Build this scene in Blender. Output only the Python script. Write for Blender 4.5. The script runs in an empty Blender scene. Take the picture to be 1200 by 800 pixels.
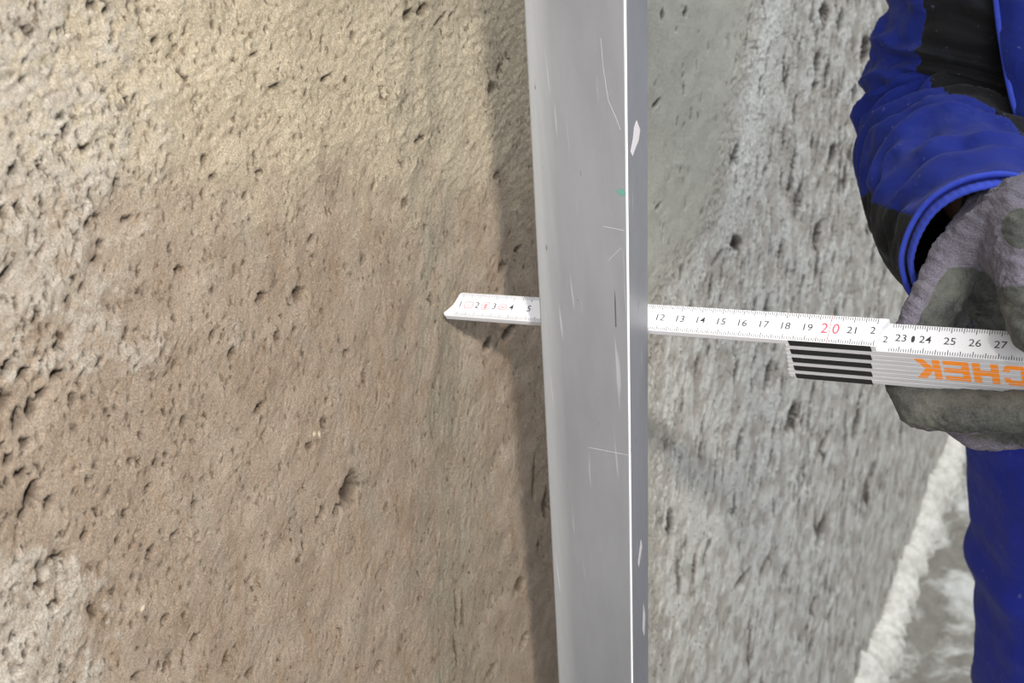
import bpy, bmesh, math, random
import numpy as np
from mathutils import Vector, Matrix

# ------------------------------------------------------------------ frame of reference
# World: X = out of the plastered wall, Y = along the wall away from the camera, Z = up, metres.
# K(n, u, z) takes centimetres measured from the tip of the folding rule.
TIP = 1.1639
def K(n, u, z): return Vector((n / 100, u / 100, TIP + z / 100))
FPX, YAW, PITCH, ROLL = 1444.435, -0.541154, -0.489291, -0.120774
CAM = np.array([32.301, -47.445, 27.815])
FW = np.array([math.sin(YAW) * math.cos(PITCH), math.cos(YAW) * math.cos(PITCH), math.sin(PITCH)])
_r = np.array([math.cos(YAW), -math.sin(YAW), 0.0]); _u = np.cross(_r, FW)
RT = math.cos(ROLL) * _r + math.sin(ROLL) * _u
UPV = -math.sin(ROLL) * _r + math.cos(ROLL) * _u
def px(x, y, Z):      # point seen in pixel (x, y) at depth Z cm -> cm from the tip
    return CAM + Z * (FW + RT * (x - 600) / FPX - UPV * (y - 400) / FPX)
def proj(P):
    d = P - CAM; z = d @ FW
    return 600 + FPX * (d @ RT) / z, 400 - FPX * (d @ UPV) / z
def wallpt(x, y):     # pixel -> (u, z) on the wall plane
    d = FW + RT * (x - 600) / FPX - UPV * (y - 400) / FPX
    q = CAM - d * CAM[0] / d[0]
    return q[1], q[2]

scene = bpy.context.scene
# ------------------------------------------------------------------ camera
cd = bpy.data.cameras.new('camera'); cam = bpy.data.objects.new('camera', cd)
scene.collection.objects.link(cam); scene.camera = cam
cd.sensor_width = 36; cd.lens = FPX / 1200 * 36; cd.clip_start = 0.01
m = Matrix((RT, UPV, -FW)).transposed().to_4x4(); m.translation = K(*CAM)
cam.matrix_world = m
cd.dof.use_dof = True; cd.dof.focus_distance = 0.545; cd.dof.aperture_fstop = 20
# ------------------------------------------------------------------ light
w = bpy.data.worlds.new('world'); scene.world = w; w.use_nodes = True
w.node_tree.nodes['Background'].inputs[0].default_value = (0.92, 0.955, 1.0, 1)
w.node_tree.nodes['Background'].inputs[1].default_value = 0.43
def lamp(name, typ, pos, aim, energy, col):
    d = bpy.data.lights.new(name, typ); d.energy = energy; d.color = col
    o = bpy.data.objects.new(name, d); scene.collection.objects.link(o)
    o.location = K(*pos); o.rotation_euler = (K(*aim) - K(*pos)).to_track_quat('-Z', 'Y').to_euler(); return d
# warm work lamp beaming on the brown plaster, two unseen cool area lights added as fill
sp_ = lamp('work_lamp_light', 'SPOT', (60, -66, 66), (0, -11, -4), 52, (1.0, 0.945, 0.87)); sp_.spot_size = math.radians(35); sp_.spot_blend = .75; sp_.shadow_soft_size = .028
dy = lamp('fill_side', 'AREA', (200, 130, 330), (0, 50, -20), 125, (0.95, 0.98, 1.0)); dy.shape = 'RECTANGLE'; dy.size = 2.4; dy.size_y = 3.0  # unseen fill, added to brighten the grey wall and the bar's narrow side
df = lamp('fill_front', 'AREA', (100, -240, 130), (15, 20, -20), 32, (0.95, 0.98, 1.0)); df.shape = 'RECTANGLE'; df.size = 1.8; df.size_y = 1.6
scene.view_settings.view_transform = 'Standard'; scene.view_settings.look = 'None'
scene.view_settings.exposure = 0.64; scene.view_settings.gamma = 1.0

# ------------------------------------------------------------------ helpers
C = scene.collection
def link(name, me, mat=None, parent=None, smooth=False, **props):
    o = bpy.data.objects.new(name, me); C.objects.link(o)
    if mat is not None: me.materials.append(mat)
    if parent is not None: o.parent = parent
    if smooth and len(me.polygons): me.polygons.foreach_set('use_smooth', [True] * len(me.polygons))
    for k, v in props.items(): o[k] = v
    return o
def mesh(name, verts, faces):
    me = bpy.data.meshes.new(name); me.from_pydata([tuple(v) for v in verts], [], faces); me.update(); return me
def empty(name, mat4, **props):
    o = bpy.data.objects.new(name, None); C.objects.link(o); o.matrix_world = mat4; o.empty_display_size = 0.05
    for k, v in props.items(): o[k] = v
    return o
def srgb(r, g, b):
    f = lambda c: c / 12.92 if c <= 0.04045 else ((c + 0.055) / 1.055) ** 2.4
    return (f(r), f(g), f(b), 1)
class NT:
    def __init__(s, name):
        s.m = bpy.data.materials.new(name); s.m.use_nodes = True; s.t = s.m.node_tree
        s.b = s.t.nodes['Principled BSDF']; s.co = s.t.nodes.new('ShaderNodeTexCoord').outputs['Object']
    def n(s, typ, **kw):
        x = s.t.nodes.new(typ)
        for k, v in kw.items(): setattr(x, k, v)
        return x
    def put(s, sock, v):
        if hasattr(v, 'links') or isinstance(v, bpy.types.NodeSocket): s.t.links.new(v, sock)
        else: sock.default_value = v
    def noise(s, scale, detail=4, rough=.55, vec=None, dist=0):
        x = s.n('ShaderNodeTexNoise'); s.put(x.inputs['Vector'], vec or s.co)
        x.inputs['Scale'].default_value = scale; x.inputs['Detail'].default_value = detail
        x.inputs['Roughness'].default_value = rough; x.inputs['Distortion'].default_value = dist
        return x.outputs['Fac']
    def map(s, scale=(1, 1, 1), rot=(0, 0, 0), vec=None):
        x = s.n('ShaderNodeMapping'); s.put(x.inputs['Vector'], vec or s.co)
        x.inputs['Scale'].default_value = scale; x.inputs['Rotation'].default_value = rot; return x.outputs[0]
    def ramp(s, f, a, b, c0=0.0, c1=1.0):
        x = s.n('ShaderNodeMapRange'); s.put(x.inputs[0], f)
        for i, v in enumerate((a, b, c0, c1)): x.inputs[i + 1].default_value = v
        return x.outputs[0]
    def mix(s, f, a, b, mode='MIX'):
        x = s.n('ShaderNodeMix', data_type='RGBA', blend_type=mode)
        s.put(x.inputs[0], f); s.put(x.inputs[6], a); s.put(x.inputs[7], b); return x.outputs[2]
    def math(s, op, a, b=0.0):
        x = s.n('ShaderNodeMath', operation=op); s.put(x.inputs[0], a); s.put(x.inputs[1], b); return x.outputs[0]
    def attr(s, name):
        x = s.n('ShaderNodeAttribute', attribute_name=name); return x
    def bump(s, h, strength, dist, prev=None):
        x = s.n('ShaderNodeBump'); s.put(x.inputs['Height'], h)
        x.inputs['Strength'].default_value = strength; x.inputs['Distance'].default_value = dist
        if prev is not None: s.put(x.inputs['Normal'], prev)
        return x.outputs[0]
    def out(s, col=None, rough=None, metal=None, normal=None, spec=None):
        if col is not None: s.put(s.b.inputs['Base Color'], col)
        if rough is not None: s.put(s.b.inputs['Roughness'], rough)
        if metal is not None: s.put(s.b.inputs['Metallic'], metal)
        if normal is not None: s.put(s.b.inputs['Normal'], normal)
        if spec is not None: s.b.inputs['Specular IOR Level'].default_value = spec
        return s.m
def plain(name, rgb, rough=.6, metal=0.0, spec=.5, nscale=0, namt=.15):
    t = NT(name); c = srgb(*rgb)
    if nscale:
        f = t.noise(nscale, 5); d = tuple(x * (1 - namt) for x in c[:3]) + (1,); c = t.mix(f, d, tuple(min(1, x * (1 + namt)) for x in c[:3]) + (1,))
    return t.out(c, rough, metal, spec=spec)

# ------------------------------------------------------------------ numeric noise for relief
RNG = np.random.default_rng(7)
class Tile:
    """periodic band-limited noise; lam = (short, long) wavelength in cm, st = stretch along direction ang"""
    def __init__(s, L, N, lo, hi, ang=0.0, st=1.0):
        k = np.fft.fftfreq(N, L / N); kx, ky = np.meshgrid(k, k, indexing='ij')
        c, q = math.cos(ang), math.sin(ang)
        a = (kx * c + ky * q) * st; b = -kx * q + ky * c
        kk = np.hypot(a, b); kk[0, 0] = 1e9
        amp = np.exp(-(kk * lo) ** 2) * (1 - np.exp(-(kk * hi) ** 2)) / kk ** 0.9
        amp[0, 0] = 0
        f = np.fft.fft2(RNG.standard_normal((N, N))) * amp
        z = np.fft.ifft2(f).real; s.z = z / z.std(); s.L = L; s.N = N
    def __call__(s, u, v):
        x = (np.asarray(u) / s.L * s.N) % s.N; y = (np.asarray(v) / s.L * s.N) % s.N
        i = x.astype(int) % s.N; j = y.astype(int) % s.N; fx = x - np.floor(x); fy = y - np.floor(y)
        i1 = (i + 1) % s.N; j1 = (j + 1) % s.N; z = s.z
        return (z[i, j] * (1 - fx) + z[i1, j] * fx) * (1 - fy) + (z[i, j1] * (1 - fx) + z[i1, j1] * fx) * fy
def sig(x): return 1 / (1 + np.exp(-np.clip(x, -30, 30)))
def axis(*segs):
    a = [segs[0][0]]
    for x0, x1, s0, s1 in segs:
        while a[-1] < x1 - 1e-6:
            t = (a[-1] - x0) / (x1 - x0); a.append(min(x1, a[-1] + s0 + (s1 - s0) * t))
    return np.array(a)
def grid_mesh(name, P):
    nu, nv = P.shape[:2]
    me = bpy.data.meshes.new(name); me.vertices.add(nu * nv); me.vertices.foreach_set('co', P.reshape(-1).astype(np.float32))
    idx = np.arange(nu * nv).reshape(nu, nv)
    q = np.stack([idx[:-1, :-1], idx[1:, :-1], idx[1:, 1:], idx[:-1, 1:]], -1).reshape(-1)
    n = len(q) // 4
    me.loops.add(n * 4); me.loops.foreach_set('vertex_index', q.astype(np.int32))
    me.polygons.add(n); me.polygons.foreach_set('loop_start', np.arange(0, n * 4, 4, dtype=np.int32))
    me.polygons.foreach_set('use_smooth', np.ones(n, bool)); me.update(calc_edges=True); return me

# ------------------------------------------------------------------ wall
def build_wall():
    U = axis((-160, -33, 8, 1), (-33, 5, .10, .10), (5, 32, .10, .16), (32, 120, .16, .42), (120, 260, .42, 1.6), (260, 460, 1.6, 12))
    V = axis((-116.39, -90, .45, .42), (-90, -50, .40, .16), (-50, 24, .105, .105), (24, 150, .3, 9))
    u, v = np.meshgrid(U, V, indexing='ij')
    P = np.stack([np.zeros_like(u), u, v], -1)
    front = (P - CAM) @ FW > 4
    X, Y = proj(P); X = np.where(front, X, -400); Y = np.where(front, Y, 300)
    X = np.clip(X, -600, 1500); Y = np.clip(Y, -900, 1500)
    stroke = math.atan2(1, .45)                    # troweling direction on the wall
    broad = Tile(64, 512, 1.5, 9); lump = Tile(40, 1024, .22, .9); grit = Tile(26, 1024, .07, .2)
    strk = Tile(48, 1024, .16, .7, stroke, .0001 + 5); fine = Tile(26, 1024, .08, .3, stroke, 3.5)
    coarse = Tile(90, 512, .7, 3, stroke, 3.0); ragged = Tile(50, 1024, .25, 3)
    hz = Tile(40, 1024, .16, .8, 0.12, 3.0)
    B, Lm, G, S, Fi, Co, Rg, H = [t(u, v) for t in (broad, lump, grit, strk, fine, coarse, ragged, hz)]
    # regions (mostly a material's own areas: old brown base coat, pale dry skim, smooth fresh skim, rough grey)
    right = sig((X - 700 + 12 * B) / 10)
    pale = sig((135 + 40 * B + 18 * Rg - X - .10 * (Y - 100)) / 30) * sig((432 + 8 * Rg - Y) / 4)
    low = sig((105 + 16 * Rg - X) / 12) * sig((Y - 645 - .25 * X + 14 * Rg) / 7)
    pale = np.maximum(pale, low) * (1 - right)
    cream = sig((215 + 20 * B + 10 * Rg - Y) / 30) * (1 - right)  # cream tone at the top, partly brightness from above painted into the colour
    cen = np.interp(Y, [-200, 0, 300, 420, 520, 700, 900], [500, 500, 512, 520, 535, 540, 535])
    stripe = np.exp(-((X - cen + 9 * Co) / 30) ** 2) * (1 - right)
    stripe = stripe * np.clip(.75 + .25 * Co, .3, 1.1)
    bx = np.interp(Y, [-300, 0, 130, 200, 260, 330, 420, 520, 800], [905, 885, 860, 848, 832, 775, 755, 770, 760])
    smooth = right * sig((bx + 7 * Rg + 3 * Lm - X) / 4)
    rough = right * (1 - smooth)
    light = rough * np.exp(-((X - bx - 22) / 24) ** 2) * sig((300 - Y) / 30)
    light = np.maximum(light, rough * sig((1.1 * B + .6 * Co - .15 + .9 * np.exp(-((X - 830) / 90) ** 2 - ((Y - 560) / 170) ** 2) - .4 * sig((X - 930) / 20)) * 3) * .8)
    # relief, centimetres
    h = .045 * B * (1 - .3 * right)
    up = sig((250 + 12 * B - Y) / 40)
    left = 1 - right
    h += left * (up * (.014 * Lm + .018 * H + .016 * G) + (1 - up) * (.004 * Lm + .009 * S + .012 * Fi + .015 * G))
    h += pale * (.07 + .004 * Lm + .004 * G)
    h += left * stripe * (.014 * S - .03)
    h += smooth * (.16 + .008 * G + .006 * Fi) + rough * (.035 * Co + .035 * S + .02 * Lm + .02 * Fi) + light * .07
    # rubbed-open gaps in the rough grey coat, long along the trowel stroke
    Dk = Tile(110, 1024, .9, 4.5, stroke, 3.0)(u, v); clus = Tile(110, 512, 4, 20)(u, v)
    gap = rough * np.clip((Dk + .45 * Co + .25 * S + .35 * clus - 1.65 + .60 * sig((X - 900) / 15)) / .35, 0, 1) * (1 - .35 * light)
    h -= .35 * gap
    dark = gap * .9
    # tiny pits
    def pit(uc, vc, ru, rv, dep, tilt=0.0, sub=.0, edge=.35):
        R = max(ru, rv) * 1.6
        i0, i1 = np.searchsorted(U, (uc - R, uc + R)); j0, j1 = np.searchsorted(V, (vc - R, vc + R))
        if i1 - i0 < 1 or j1 - j0 < 1: return
        sl = (slice(i0, i1), slice(j0, j1))
        a = u[sl] - uc; b = v[sl] - vc; c, s = math.cos(tilt), math.sin(tilt)
        aa = a * c - b * s; bb = a * s + b * c
        nz = min(1, .12 / max(ru, rv) ** .5 / .3); r = np.hypot(aa / ru, bb / rv) + nz * (.16 * Lm[sl] + .10 * G[sl])
        k = np.clip((1.15 - r) / edge, 0, 1); k = k * k * (3 - 2 * k)
        h[sl] -= dep * k
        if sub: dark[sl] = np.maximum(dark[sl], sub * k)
    rr = random.Random(3)
    for _ in range(2400):
        x, y = rr.uniform(-10, 660), rr.uniform(-10, 810); uc, vc = wallpt(x, y)
        s = rr.uniform(.03, .06) * (1.5 if rr.random() < .12 else 1)
        pit(uc, vc, s, s * rr.uniform(1.3, 3.0), rr.uniform(.08, .22), rr.uniform(-.1, .7), rr.choice((0, .5, .8)), .3)
    for _ in range(420):
        x, y = rr.uniform(765, 1060), rr.uniform(-10, 800); uc, vc = wallpt(x, y)
        s = rr.uniform(.12, .3)
        if x < 850 and y < 330: s *= .5
        pit(uc, vc, s, s * rr.uniform(1.5, 4), rr.uniform(.15, .4), rr.uniform(.2, .7), rr.uniform(.2, .8))
    # the larger holes seen in the plaster: x, y, half width, half height (pixels), depth cm, tilt
    holes = """5 470 8 12 .6 .2;50 462 10 6 .5 0;30 520 8 6 .4 0;10 540 7 7 .5 0;58 590 6 9 .5 0;85 470 6 8 .4 0;28 600 7 8 .5 0;110 7 5 6 .3 0;125 12 5 4 .3 0;27 34 4 6 .3 0;26 71 3 5 .3 0;26 95 4 4 .3 0;182 49 5 4 .3 0;164 15 4 4 .2 0;241 189 4 6 .7 .2;15 199 5 8 .5 .5
20 246 6 10 .6 .5;2 248 5 9 .5 0;76 155 5 11 .4 .3;137 216 4 8 .5 0;98 174 6 4 .4 0;44 196 4 6 .4 0;218 93 4 4 .3 0;250 207 6 2 .3 0;101 262 8 4 .4 -.5;148 258 9 3 .4 0
71 137 6 5 .3 0;287 229 3 6 .3 0;304 202 5 4 .3 0;300 64 6 2 .3 0;497 12 6 7 .8 0;479 17 7 6 .7 0;515 26 9 2 .4 -.3;413 44 4 6 .4 0;577 105 5 7 .5 0;587 81 3 7 .5 .3
492 164 7 4 .4 0;474 240 5 5 .5 0;384 91 6 3 .3 0;472 194 3 3 .4 0;583 206 3 5 .4 0;322 101 8 3 .3 0;79 354 4 8 .5 0;69 405 6 8 .6 0;10 432 8 8 .7 0
30 436 9 6 .6 0;69 439 9 6 .7 .3;96 437 4 6 .5 0;116 424 5 4 .4 0;248 392 4 7 .6 .3;270 414 4 8 .5 .3;211 317 4 7 .5 .4;275 317 3 6 .4 0;305 349 4 6 .5 0
304 479 7 5 .6 0;216 495 4 7 .4 0;309 511 3 6 .4 .3;20 493 6 17 .7 .3;37 480 10 14 .5 .3;8 321 9 6 .5 -.4;44 371 6 7 .4 0;118 287 5 5 .3 -.4;115 304 3 5 .4 0
351 346 8 9 .5 0;307 349 6 6 .4 0;366 280 4 4 .4 0;425 304 3 5 .4 .3;406 415 3 6 .4 0;427 442 3 9 .5 .1;506 354 3 9 .5 .2;589 314 5 6 .5 .3;607 292 4 3 .4 0
379 496 4 9 .4 0;362 523 4 5 .5 0;324 395 4 9 .4 0;597 388 8 7 .5 0;570 405 6 7 .4 0;344 388 3 3 .4 0;37 581 12 19 .8 .5;25 555 7 6 .6 0
101 630 4 6 .6 0;71 653 5 5 .6 0;46 668 5 11 .6 .2;42 685 4 7 .6 0;184 543 3 7 .5 0;177 646 3 10 .6 .6;204 626 6 3 .5 0;229 592 4 7 .5 0;175 572 5 4 .5 0
229 748 6 4 .6 0;61 709 5 7 .5 0;110 714 5 8 .4 0;160 792 7 4 .5 .4;265 775 5 6 .4 0;295 790 6 6 .5 0;192 724 6 4 .4 0;7 766 5 9 .5 0;71 788 4 7 .5 .2;101 564 3 6 .5 0
411 574 14 24 .8 .5;377 604 8 6 .8 -.3;396 599 5 8 .7 .2;431 668 2 8 .5 .6;452 596 3 6 .5 .3;614 751 5 8 .7 0;577 785 6 5 .6 0;631 641 2 6 .4 0;349 655 4 4 .4 0
609 685 6 9 .4 .3;443 780 6 5 .5 0;536 715 2 26 .25 .1;544 715 2 26 .25 .1;534 760 2 22 .2 .1;626 560 2 30 .25 .2;640 590 3 20 .2 .2;576 703 3 10 .4 .4
965 15 5 12 1 .3;958 77 4 16 1 .3;954 102 4 9 1 .3;1014 60 6 16 1.2 .3;861 183 5 12 .9 .1;773 17 2 6 .4 0;800 15 2 6 .4 0;863 285 8 8 .9 .5;841 302 6 6 .8 0
935 238 3 20 .9 .4;958 276 5 16 1.1 .3;975 183 5 14 .9 .2;767 121 5 3 .4 0;769 242 4 3 .4 0;928 490 7 16 1.2 .3;963 624 6 15 1.3 .2;1016 578 10 18 1.4 -.3
967 518 8 8 1 0;1004 499 5 16 1.2 .2;866 522 4 16 .9 .5;785 615 6 20 .8 -.2;898 661 8 8 .9 0;972 703 6 6 1 0;953 712 4 8 1 0;870 678 12 6 .9 .3;940 569 5 7 1 0;949 763 4 9 1 0;900 440 5 16 .9 .4;985 25 3 14 .9 .2;1000 110 3 10 .9 .2"""
    for it in holes.replace('\n', ';').split(';'):
        x, y, a, b, dep, tl = map(float, it.split())
        (u0, v0), (u1, v1), (u2, v2) = wallpt(x, y), wallpt(x + a, y), wallpt(x, y + b)
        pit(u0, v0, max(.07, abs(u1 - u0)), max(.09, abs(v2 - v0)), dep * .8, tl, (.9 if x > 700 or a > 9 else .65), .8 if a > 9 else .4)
    for x, y, a in ((870, 690, .9), (882, 45, .5), (890, 120, .5), (164, 711, .25), (205, 527, .2), (360, 450, .15)):   # lumps stuck on the coat
        uc, vc = wallpt(x, y); h += a * .45 * np.exp(-((u - uc) ** 2 + (v - vc) ** 2) / (a * 1.1) ** 2)
    pebble = np.zeros_like(h)
    for x, y, a in ((164, 711, .10), (367, 508, .10), (348, 347, .22), (372, 508, .08)):
        uc, vc = wallpt(x, y); pebble = np.maximum(pebble, np.exp(-(((u - uc) ** 2 + (v - vc) ** 2) / a ** 2) ** 3))
    P[..., 0] = h
    P = P / 100; P[..., 2] += TIP
    me = grid_mesh('wall_left', P)
    def at(name, a):
        me.attributes.new(name, 'FLOAT', 'POINT').data.foreach_set('value', np.clip(a, 0, 1).reshape(-1).astype(np.float32))
    at('pale', pale * np.clip(.72 + .2 * Rg + .15 * Lm, 0, 1)); at('cream', cream); at('stripe', stripe); at('smooth', smooth)
    at('rough', rough); at('light', light); at('gap', dark); at('pebble', pebble)
    t = NT('earth_and_lime_plaster')
    A = lambda n: t.attr(n).outputs['Fac']
    mot = t.ramp(t.noise(38, 6, .6), .32, .68); sp = t.noise(420, 5, .7); sand = t.noise(1500, 2, .6)
    br = t.mix(mot, srgb(.60, .535, .465), srgb(.67, .61, .545))
    rust = t.math('MULTIPLY', t.ramp(t.noise(150, 4, .65, t.map((1, 1, .5))), .56, .72), .5)
    br = t.mix(rust, br, srgb(.54, .44, .34))
    och = t.ramp(t.noise(1, 5, .7, t.map((70, 70, 18), (-.42, 0, 0))), .52, .68); br = t.mix(t.math('MULTIPLY', och, .38), br, srgb(.59, .48, .365))
    gry = t.ramp(t.noise(1, 4, .65, t.map((45, 45, 14), (-.42, 0, 0))), .55, .70); br = t.mix(t.math('MULTIPLY', gry, .5), br, srgb(.60, .57, .52))
    cr = t.mix(t.ramp(sp, .35, .65), srgb(.71, .65, .55), srgb(.79, .745, .66))
    pl = t.mix(t.ramp(t.noise(60, 5), .35, .65), srgb(.70, .66, .61), srgb(.775, .745, .70))
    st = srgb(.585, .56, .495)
    smo = t.mix(t.ramp(t.noise(14, 4), .35, .65), srgb(.80, .795, .75), srgb(.84, .835, .79))
    ro = t.mix(t.ramp(t.noise(22, 6, .6), .35, .65), srgb(.73, .705, .67), srgb(.83, .81, .775))
    li = srgb(.92, .92, .895)
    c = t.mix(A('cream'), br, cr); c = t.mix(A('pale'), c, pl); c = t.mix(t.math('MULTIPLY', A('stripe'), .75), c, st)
    c = t.mix(A('smooth'), c, smo); c = t.mix(A('rough'), c, ro); c = t.mix(A('light'), c, li)
    gr = t.mix(t.ramp(sand, .3, .7), (.66, .65, .635, 1), (1.26, 1.26, 1.26, 1))
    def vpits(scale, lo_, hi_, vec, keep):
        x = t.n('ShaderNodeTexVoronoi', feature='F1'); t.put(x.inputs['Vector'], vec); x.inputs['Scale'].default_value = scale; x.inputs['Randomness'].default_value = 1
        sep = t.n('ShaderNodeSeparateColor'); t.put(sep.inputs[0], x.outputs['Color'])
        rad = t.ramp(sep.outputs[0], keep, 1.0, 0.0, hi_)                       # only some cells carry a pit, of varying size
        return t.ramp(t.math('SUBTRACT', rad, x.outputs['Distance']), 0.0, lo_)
    wob = t.n('ShaderNodeVectorMath', operation='ADD'); t.put(wob.inputs[0], t.map((1, 1, .5), (-.42, 0, 0)))
    nc = t.n('ShaderNodeTexNoise'); t.put(nc.inputs['Vector'], t.co); nc.inputs['Scale'].default_value = 500; sc_ = t.n('ShaderNodeVectorMath', operation='SCALE'); t.put(sc_.inputs[0], nc.outputs['Color']); sc_.inputs['Scale'].default_value = .0022
    t.put(wob.inputs[1], sc_.outputs[0])
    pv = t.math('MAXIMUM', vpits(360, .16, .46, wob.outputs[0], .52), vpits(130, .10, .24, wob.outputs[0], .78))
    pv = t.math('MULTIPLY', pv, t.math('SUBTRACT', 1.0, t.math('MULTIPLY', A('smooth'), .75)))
    c = t.mix(.8, c, gr, 'MULTIPLY')
    c = t.mix(A('gap'), c, t.mix(t.noise(90), srgb(.25, .18, .125), srgb(.21, .185, .16)))
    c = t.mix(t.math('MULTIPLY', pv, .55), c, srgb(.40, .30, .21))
    c = t.mix(A('pebble'), c, srgb(.86, .80, .70))
    nb = t.bump(t.math('SUBTRACT', 1.0, pv), .8, .0016); nb = t.bump(t.noise(1300, 5, .8), 1.0, .0022, nb); nb = t.bump(t.noise(520, 4, .7, t.map((1, 1, .6), (-.42, 0, 0))), .4, .0022, nb); nb = t.bump(t.noise(300, 4, .65, t.map((1, 1, .6), (.42, 0, 0))), .22, .0012, nb)
    t.out(c, .93, 0, nb, spec=.2)
    return link('wall_left', me, t.m, kind='structure', label='rough plastered wall, brown and pitted near the straightedge, grey further along')
wall = build_wall()

# ------------------------------------------------------------------ floor, plaster fillet, far wall
def build_floor():
    U = axis((-200, 40, 20, 2), (40, 200, .9, .9), (200, 460, 1, 12)); N = axis((-6, 60, .7, .9), (60, 420, 1, 14))
    n, u = np.meshgrid(N, U, indexing='ij')
    a, b = Tile(60, 512, 1.2, 6), Tile(40, 512, .5, 2)
    h = np.minimum(.25 * a(n, u) + .14 * b(n, u), .0 + .25 * a(n, u))
    P = np.stack([n / 100, u / 100, (h - .75) / 100], -1)
    me = grid_mesh('floor', P)
    t = NT('dusty_concrete')
    f = t.ramp(t.noise(9, 7, .62, dist=.4), .50, .62); g = t.noise(60, 6, .7)
    c = t.mix(g, srgb(.38, .37, .345), srgb(.60, .585, .55)); c = t.mix(t.math('MULTIPLY', f, .85), c, t.mix(g, srgb(.70, .70, .68), srgb(.87, .865, .85)))
    t.out(c, .92, 0, t.bump(g, .6, .004), spec=.2)
    return link('floor', me, t.m, kind='structure', label='grey concrete floor with patches of white plaster dust')
floor = build_floor()
def build_fillet():
    U = axis((9, 60, 2, .7), (60, 200, .6, .6), (200, 455, .8, 6)); n1 = Tile(50, 512, 1.0, 8); n2 = Tile(40, 512, .35, 1.5)
    K_ = 22; P = np.zeros((K_ + 1, len(U), 3))
    for k in range(K_ + 1):
        a = k / K_ * math.pi / 2
        w_ = 3.4 + .55 * n1(U, U * 0 + 3) ; hh = 4.2 + .9 * n1(U, U * 0 + 20)
        x = -.5 + (w_ + .5) * math.sin(a) ** .8; z = -.9 + (hh + .9) * math.cos(a) ** .9
        d = .07 * n2(U * .5, U * 0 + k * .2)
        P[k, :, 0] = (x + d * math.sin(a)) / 100; P[k, :, 1] = U / 100; P[k, :, 2] = (z + d * math.cos(a)) / 100
    me = grid_mesh('trim_1', P)
    t = NT('pale_plaster_fillet'); g = t.noise(70, 6, .65)
    c = t.mix(t.ramp(g, .35, .65), srgb(.74, .725, .69), srgb(.87, .86, .83))
    t.out(c, .9, 0, t.bump(g, .2, .002), spec=.2)
    return link('trim_1', me, t.m, kind='structure', label='pale uneven plaster fillet along the foot of the wall')
build_fillet()
def build_far_wall():
    N = axis((-6, 425, 5, 5)); V = axis((-118, 150, 4, 4)); n, v = np.meshgrid(N, V, indexing='ij'); a = Tile(60, 512, 1.5, 9)
    P = np.stack([n / 100, (458 + .5 * a(n, v)) / 100, TIP + v / 100], -1)[::-1]
    t = NT('far_plaster'); g = t.noise(12, 6, .6)
    t.out(t.mix(g, srgb(.55, .54, .51), srgb(.70, .69, .66)), .92, 0, t.bump(t.noise(60, 5), .4, .004), spec=.2)
    link('wall_far', grid_mesh('wall_far', P), t.m, kind='structure', label='plain grey plastered wall closing the far end')
build_far_wall()

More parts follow.
